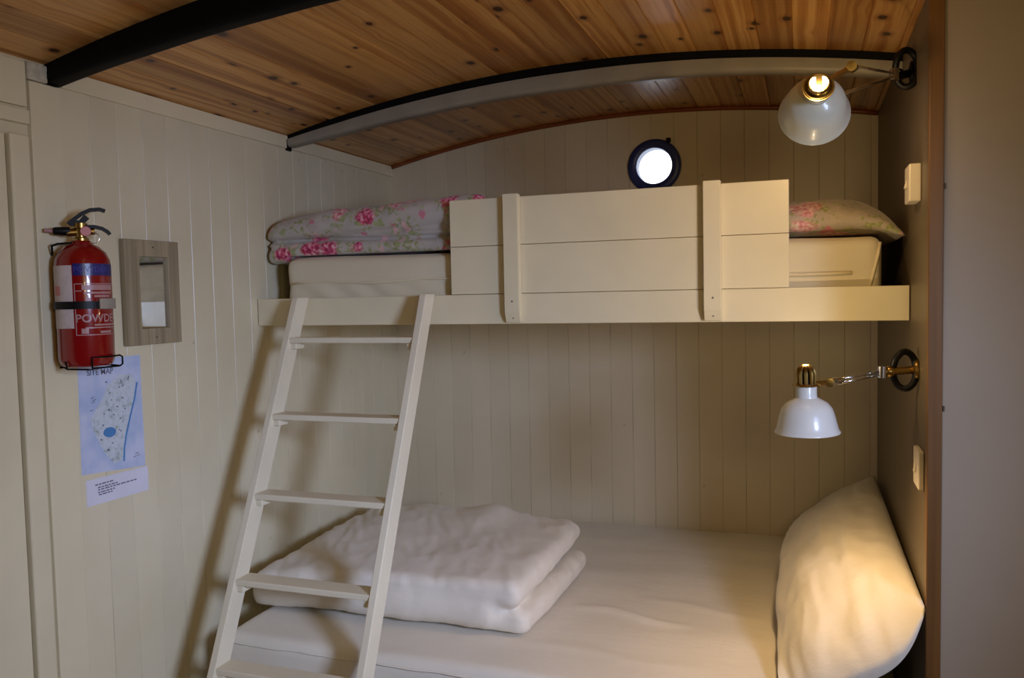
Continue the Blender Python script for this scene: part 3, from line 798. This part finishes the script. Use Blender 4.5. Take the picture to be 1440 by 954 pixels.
for z in (1.648, 1.402):
    bm = B(); lathe(bm, [(0, .0015), (.0028, .001), (.003, -.001), (0, -.001)], (AX + .020, 1.787, z), (1, 0, 0), 12); obj('screw', bm, M['hinge'], fr)

# ------------------------------------------------------------------ map and note
mp = thing('site_map', 'hand-drawn blue and white site map pinned below the mirror', 'map', (AX, 1.64, 1.06))
def wp(y, z, e=.0): return Vector((AX + .0012 + e, y, z))
def poly(bm, pts, e=0., th=.0006):
    a = [bm.verts.new(wp(y, z, e)) for y, z in pts]; f = bm.faces.new(a)
    if f.calc_center_median().x and f.normal.x < 0: f.normal_flip()
    return a
def sheet(bm, pts):
    f = [bm.verts.new(wp(y, z, .0)) for y, z in pts]; b = [bm.verts.new(wp(y, z, -.0014)) for y, z in pts]
    fs = [bm.faces.new(f), bm.faces.new(list(reversed(b)))]
    for k in range(len(pts)): fs.append(bm.faces.new((f[k], b[k], b[(k+1) % len(pts)], f[(k+1) % len(pts)])))
    bmesh.ops.recalc_face_normals(bm, faces=fs)
MQ = [(1.536, 1.070), (1.744, 1.052), (1.742, 1.356), (1.540, 1.356)]
bm = B(); sheet(bm, MQ); obj('map_sheet', bm, M['map'], mp)
def muv(s, t):        # s right, t up in the sheet
    b = Vector(MQ[0]).lerp(Vector(MQ[1]), s); a = Vector(MQ[3]).lerp(Vector(MQ[2]), s); return tuple(b.lerp(a, t))
land = [(.50, .06), (.66, .09), (.70, .30), (.86, .62), (.90, .78), (.82, .84), (.62, .84), (.44, .76), (.36, .66), (.24, .56), (.16, .48), (.18, .40), (.28, .25), (.40, .12)]
bm = B(); poly(bm, [muv(*q) for q in land], .0003); obj('land_area', bm, M['land'], mp)
bm = B()
def stroke(bm, pts, w, e):
    for p, q in zip(pts, pts[1:]):
        p, q = Vector(p), Vector(q); d = (q - p).normalized(); n = Vector((-d.y, d.x)) * w / 2
        poly(bm, [tuple(p - n), tuple(q - n), tuple(q + n), tuple(p + n)], e)
stroke(bm, [muv(*q) for q in ((.645, .07), (.66, .18), (.70, .30), (.78, .46), (.87, .62), (.925, .76))], .0055, .0006)
obj('river_line', bm, M['riverblue'], mp); bm = B(); poly(bm, [muv(.44 + .10 * math.cos(a), .345 + .045 * math.sin(a)) for a in [2*PI*i/24 for i in range(24)]], .0006); obj('pond', bm, M['riverblue'], mp)
bm = B(); rnd = random.Random(3)
for i in range(46):
    s, t = rnd.uniform(.2, .85), rnd.uniform(.14, .82)
    if abs(s - .44) < .13 and abs(t - .345) < .07: continue
    if t < .55 and s > .42 + t * .55: continue
    if t > .5 and s < .3: continue
    w = rnd.uniform(.008, .02); q = muv(s, t); q2 = muv(s + w * 1.6, t + rnd.uniform(-.012, .016)); stroke(bm, [q, q2], .0035, .0007)
for s, t in ((.17, .66), (.2, .64), (.18, .62), (.15, .55), (.84, .12), (.8, .09), (.86, .10)): stroke(bm, [muv(s, t), muv(s + .05, t + .012)], .002, .0007)
im = obj('ink_marks', bm, M['ink'], mp); im['kind'] = 'stuff'
def on_map(cs, ct):
    def f(x, y):
        q = muv(cs + x / .206, ct + y / .29); return wp(q[0], q[1], .0008)
    return f
bm = text_bm('SITE MAP', .021, on_map(.33, .885), .0004); obj('lettering', bm, M['ink'], mp)
nt_ = thing('paper_note', 'small white typed note stuck to the wall under the map', 'note', (AX, 1.65, .985))
NQ = [(1.547, .986), (1.752, .983), (1.752, 1.0495), (1.547, 1.053)]
bm = B(); sheet(bm, NQ); obj('note_sheet', bm, M['paper'], nt_)
bm = B()
for y, z, l in ((1.574, 1.036, .058), (1.582, 1.028, .064), (1.582, 1.022, .128), (1.582, 1.015, .054), (1.584, 1.009, .044)):
    x = y
    while x < y + l:
        w = random.uniform(.006, .016); stroke(bm, [(x, z), (min(x + w, y + l), z + .0)], .0034, .0004); x += w + .0025
obj('typed_lines', bm, M['ink'], nt_)

# ------------------------------------------------------------------ fire extinguisher
EX, EY = -1.626, 1.502; ER = .0615
fe = thing('fire_extinguisher', 'red fire extinguisher with black lever strapped to the wall by the door', 'fire extinguisher', (EX, EY, 1.345))
bm = B(); lathe(bm, [(0, 1.362), (.020, 1.360), (.045, 1.352), (.052, 1.350), (.058, 1.356), (ER, 1.368), (ER, 1.585), (.0595, 1.602), (.052, 1.620), (.038, 1.634), (.024, 1.641), (.020, 1.648), (0, 1.648)], (EX, EY, 0), (0, 0, 1), 56)
obj('cylinder_body', bm, M['red'], fe, smooth=True, auto=50)
A_C = math.atan2(-EY, -EX)            # azimuth from the bottle towards the room
def cyl(a_deg, z, e=.0006): a = A_C + math.radians(a_deg); return Vector((EX + (ER + e) * math.cos(a), EY + (ER + e) * math.sin(a), z))
def patch(bm, a0, a1, z0, z1, e=.0006, n=20):
    rows = [(bm.verts.new(cyl(a0 + (a1 - a0) * i / n, z0, e)), bm.verts.new(cyl(a0 + (a1 - a0) * i / n, z1, e))) for i in range(n + 1)]
    for a, b in zip(rows, rows[1:]): bm.faces.new((a[0], b[0], b[1], a[1]))
bm = B(); patch(bm, -82, -22, 1.441, 1.588); wl_ = obj('white_label', bm, M['labelw'], fe)
bm = B(); patch(bm, -72, -52, 1.518, 1.540, .0009); obj('warning_mark', bm, M['labelp'], wl_)
bm = B(); patch(bm, -20, 78, 1.564, 1.592); bl = obj('blue_label', bm, M['blue'], fe)
def on_cyl(a, z, e): return lambda x, y: cyl(a + math.degrees(x / ER), z + y, e)
bm = text_bm('POWDER', .019, on_cyl(18, 1.578, .0009)); obj('lettering', bm, plain('dim_blue_lettering', sr(70, 64, 140), .4, var=.03), bl)
bm = B()
for a0, a1, z0, z1 in ((-19, 84, 1.5435, 1.5455), (-19, 84, 1.424, 1.426), (-19, -17, 1.424, 1.5455), (-4, 70, 1.530, 1.542), (-19, -4, 1.527, 1.529), (0, 68, 1.521, 1.526), (20, 60, 1.513, 1.518),
                       (2, 12, 1.496, 1.512), (4, 9, 1.512, 1.518), (18, 80, 1.446, 1.450), (0, 84, 1.440, 1.443), (30, 60, 1.428, 1.434), (-8, 6, 1.428, 1.440)): patch(bm, a0, a1, z0, z1)
tb = text_bm('POWDER', .026, on_cyl(32, 1.463, .0007), .0006); merge(bm, tb)
obj('instruction_print', bm, M['print'], fe)
# valve head: r = direction to the picture's right, along the wall
Rv = Vector((-math.sin(A_C), math.cos(A_C), 0)); Fv = Vector((math.cos(A_C), math.sin(A_C), 0))
def ep(r, z, f=0.): return Vector((EX, EY, z)) + Rv * r + Fv * f
bm = B(); lathe(bm, [(0, 1.646), (.017, 1.646), (.017, 1.654), (.012, 1.657), (.012, 1.676), (.015, 1.678), (.015, 1.690), (0, 1.692)], (EX, EY, 0), (0, 0, 1), 20); tube(bm, [ep(-.03, 1.667), ep(.03, 1.672)], .009, 10); obj('brass_valve', bm, M['brass'], fe, smooth=True, auto=40)
bm = B(); lathe(bm, [(0, .010), (.010, .012), (.012, .016), (.011, .020), (0, .020)], ep(.010, 1.670), Fv, 20); obj('pressure_gauge', bm, M['labelp'], fe, smooth=True, auto=40)
def bar(bm, pts, w, th):
    for_side = Fv
    rings = []
    for i, p in enumerate(pts):
        t = (pts[min(i+1, len(pts)-1)] - pts[max(i-1, 0)]).normalized(); n = t.cross(for_side).normalized()
        rings.append([bm.verts.new(p + for_side * a * w / 2 + n * b * th / 2) for a, b in ((-1, -1), (1, -1), (1, 1), (-1, 1))])
    fs = []
    for a, b in zip(rings, rings[1:]):
        for k in range(4): fs.append(bm.faces.new((a[k], a[(k+1) % 4], b[(k+1) % 4], b[k])))
    fs += [bm.faces.new(rings[0]), bm.faces.new(list(reversed(rings[-1])))]
    bmesh.ops.recalc_face_normals(bm, faces=fs)
bm = B(); bar(bm, [ep(-.026, 1.688), ep(-.012, 1.700), ep(.004, 1.713), ep(.022, 1.722), ep(.042, 1.724), ep(.054, 1.720)], .020, .008); bar(bm, [ep(-.022, 1.690), ep(0., 1.690), ep(.014, 1.706)], .016, .014); obj('squeeze_lever', bm, M['blackp'], fe, smooth=True, auto=60)
bm = B(); bar(bm, [ep(.012, 1.682), ep(.030, 1.682), ep(.046, 1.678), ep(.058, 1.670), ep(.062, 1.664)], .020, .008); obj('carry_handle', bm, M['blackp'], fe, smooth=True, auto=60)
bm = B(); tube(bm, arc_pts(ep(.026, 1.655, .012), .013, -PI * .6, PI * .6, 12, Rv, (0, 0, 1)), .0012, 6); obj('safety_pin', bm, M['chrome'], fe, smooth=True)
bm = B(); lathe(bm, [(0, 0), (.0095, .001), (.0105, .010), (.0095, .030), (.008, .036), (0, .036)], ep(-.022, 1.671), -Rv, 18); noz = obj('nozzle', bm, M['blackp'], fe, smooth=True, auto=40)
bm = B(); tube(bm, [ep(-.058, 1.671), ep(-.076, 1.672)], .005, 10); obj('nozzle_tip', bm, M['print'], noz, smooth=True, auto=40)
# the bracket that holds it
br = thing('extinguisher_bracket', 'black wire wall bracket with strap and grey buckle around the red extinguisher', 'bracket', (AX, EY, 1.345))
bm = B(); box(bm, AX + .0005, AX + .0112, EY - .022, EY + .022, 1.40, 1.64, .002)
obj('back_plate', bm, M['black'], br)
def band(bm, a0, a1, z0, z1, e0, e1, n=28):
    rows = []
    for i in range(n + 1):
        a = a0 + (a1 - a0) * i / n
        rows.append([bm.verts.new(cyl(a, z, e)) for z, e in ((z0, e0), (z0, e1), (z1, e1), (z1, e0))])
    fs = []
    for a, b in zip(rows, rows[1:]):
        for k in range(4): fs.append(bm.faces.new((a[k], a[(k+1) % 4], b[(k+1) % 4], b[k])))
    fs += [bm.faces.new(rows[0]), bm.faces.new(list(reversed(rows[-1])))]
    bmesh.ops.recalc_face_normals(bm, faces=fs)
bm = B(); band(bm, -122, 32, 1.486, 1.504, .0012, .0035); band(bm, 60, 150, 1.486, 1.504, .0012, .0035); obj('strap', bm, M['blackp'], br)
bm = B(); band(bm, 28, 76, 1.485, 1.510, .0012, .008, 12); bmesh.ops.bevel(bm, geom=list(bm.edges), offset=.0008, segments=1, affect='EDGES'); obj('buckle', bm, plain('grey_buckle', sr(170, 162, 150), .35, .3, var=.05), br)
bm = B(); zz = 1.346
tube(bm, [ep(-.045, 1.364, .046), ep(-.042, zz, .046), ep(.0, zz - .002, .064), ep(.01, zz - .002, .066), ep(.0105, 1.372, .066), ep(.035, 1.372, .060), ep(.055, 1.372, .045), ep(.07, 1.372, .02), ep(.076, 1.368, .014), ep(.076, 1.350, .014), ep(.07, zz, .018), ep(.012, zz, .064)], .0022, 8)
tube(bm, [ep(-.042, zz, .046), ep(-.05, zz, -.03), Vector((AX + .004, EY - .03, zz))], .0022, 8); tube(bm, [ep(.07, zz, .018), ep(.05, zz, -.04), Vector((AX + .004, EY + .03, zz))], .0022, 8)
obj('wire_cradle', bm, M['black'], br, smooth=True)
bm = B(); tube(bm, [ep(-.02, 1.642, .02), ep(-.05, 1.640, .01), ep(-.062, 1.636, -.0), ep(-.062, 1.62, -.01), Vector((AX + .012, EY - .03, 1.615))], .0025, 8); obj('top_hook', bm, M['black'], br, smooth=True)

# ------------------------------------------------------------------ camera
F_PX = 1148.58
y_, p_, r_ = (math.radians(a) for a in (19.7203, 3.1698, -1.2326))
fw = Vector((-math.sin(y_), math.cos(y_), 0)); rt = Vector((math.cos(y_), math.sin(y_), 0)); up = Vector((0, 0, 1))
f2 = fw * math.cos(p_) - up * math.sin(p_); u2 = up * math.cos(p_) + fw * math.sin(p_)
Rr = rt * math.cos(r_) + u2 * math.sin(r_); Uu = u2 * math.cos(r_) - rt * math.sin(r_)
cd = bpy.data.cameras.new('camera'); cam = bpy.data.objects.new('camera', cd); C.objects.link(cam)
mw = Matrix((Rr, Uu, -f2)).transposed().to_4x4(); mw.translation = (0, 0, 1.5); cam.matrix_world = mw
cd.sensor_fit = 'HORIZONTAL'; cd.sensor_width = 36; cd.lens = 36 * F_PX / 1440; cd.clip_start = .02
bpy.context.scene.camera = cam

# ------------------------------------------------------------------ light
WIN, ROOM, LOW, UPP = 12, 8.2, 8.5, 3.6
def area(name, loc, target, size, power, col, sy=None):
    l = bpy.data.lights.new(name, 'AREA'); l.energy = power; l.color = col; l.size = size
    if sy: l.shape = 'RECTANGLE'; l.size_y = sy
    o = bpy.data.objects.new(name, l); C.objects.link(o); o.location = loc
    o.rotation_euler = (Vector(target) - Vector(loc)).to_track_quat('-Z', 'Y').to_euler(); return o
# the rest of the hut behind the camera, with the window the daylight comes through
bm = B(); box(bm, AX - .04, 1.29, -.94, -.9, 0, 2.25); struct('wall_rear', bm, M['taupe'])
bm = B()
for y0_, y1_, z0_, z1_ in ((-.9, .02, 0, 2.0), (.48, 1.95, 0, 2.0), (.02, .48, 0, 1.42), (.02, .48, 1.93, 2.0)): box(bm, 1.25, 1.29, y0_, y1_, z0_, z1_)
struct('wall_outer', bm, M['cream'])
L1 = area('window_daylight', (1.255, .25, 1.675), (-1.62, 2.38, .66), .44, WIN, (.50, .63, 1.0), .5); L1.data.spread = math.radians(66)
l = bpy.data.lights.new('room_lamp', 'POINT'); l.energy = ROOM; l.color = (1, .84, .34); l.shadow_soft_size = .09
o = bpy.data.objects.new('room_lamp', l); C.objects.link(o); o.location = (.32, .02, 1.64)
def lamp_light(name, neck, axis, power):
    a = Vector(axis).normalized(); p = Vector(neck) + a * .112
    l = bpy.data.lights.new(name, 'SPOT'); l.energy = power; l.color = (1, .66, .32); l.spot_size = math.radians(165); l.spot_blend = 1.; l.shadow_soft_size = .03
    o = bpy.data.objects.new(name, l); C.objects.link(o); o.location = p; o.rotation_euler = a.to_track_quat('-Z', 'Y').to_euler()
    l = bpy.data.lights.new(name + '_vent', 'POINT'); l.energy = power * .22; l.color = (1, .73, .40); l.shadow_soft_size = .006
    o = bpy.data.objects.new(name + '_vent', l); C.objects.link(o); o.location = Vector(neck) - a * .052
lamp_light('lower_bulb', (.004, 1.957, 1.277), (.02, .02, -1), LOW)
lamp_light('upper_bulb', UN, UA, UPP)
w = bpy.data.worlds.new('overcast_sky'); bpy.context.scene.world = w; w.use_nodes = True
bg = w.node_tree.nodes['Background']; bg.inputs[0].default_value = (.86, .93, 1, 1); bg.inputs[1].default_value = 3.0
vs = bpy.context.scene.view_settings; vs.view_transform = 'Standard'; vs.look = 'None'; vs.exposure = 0
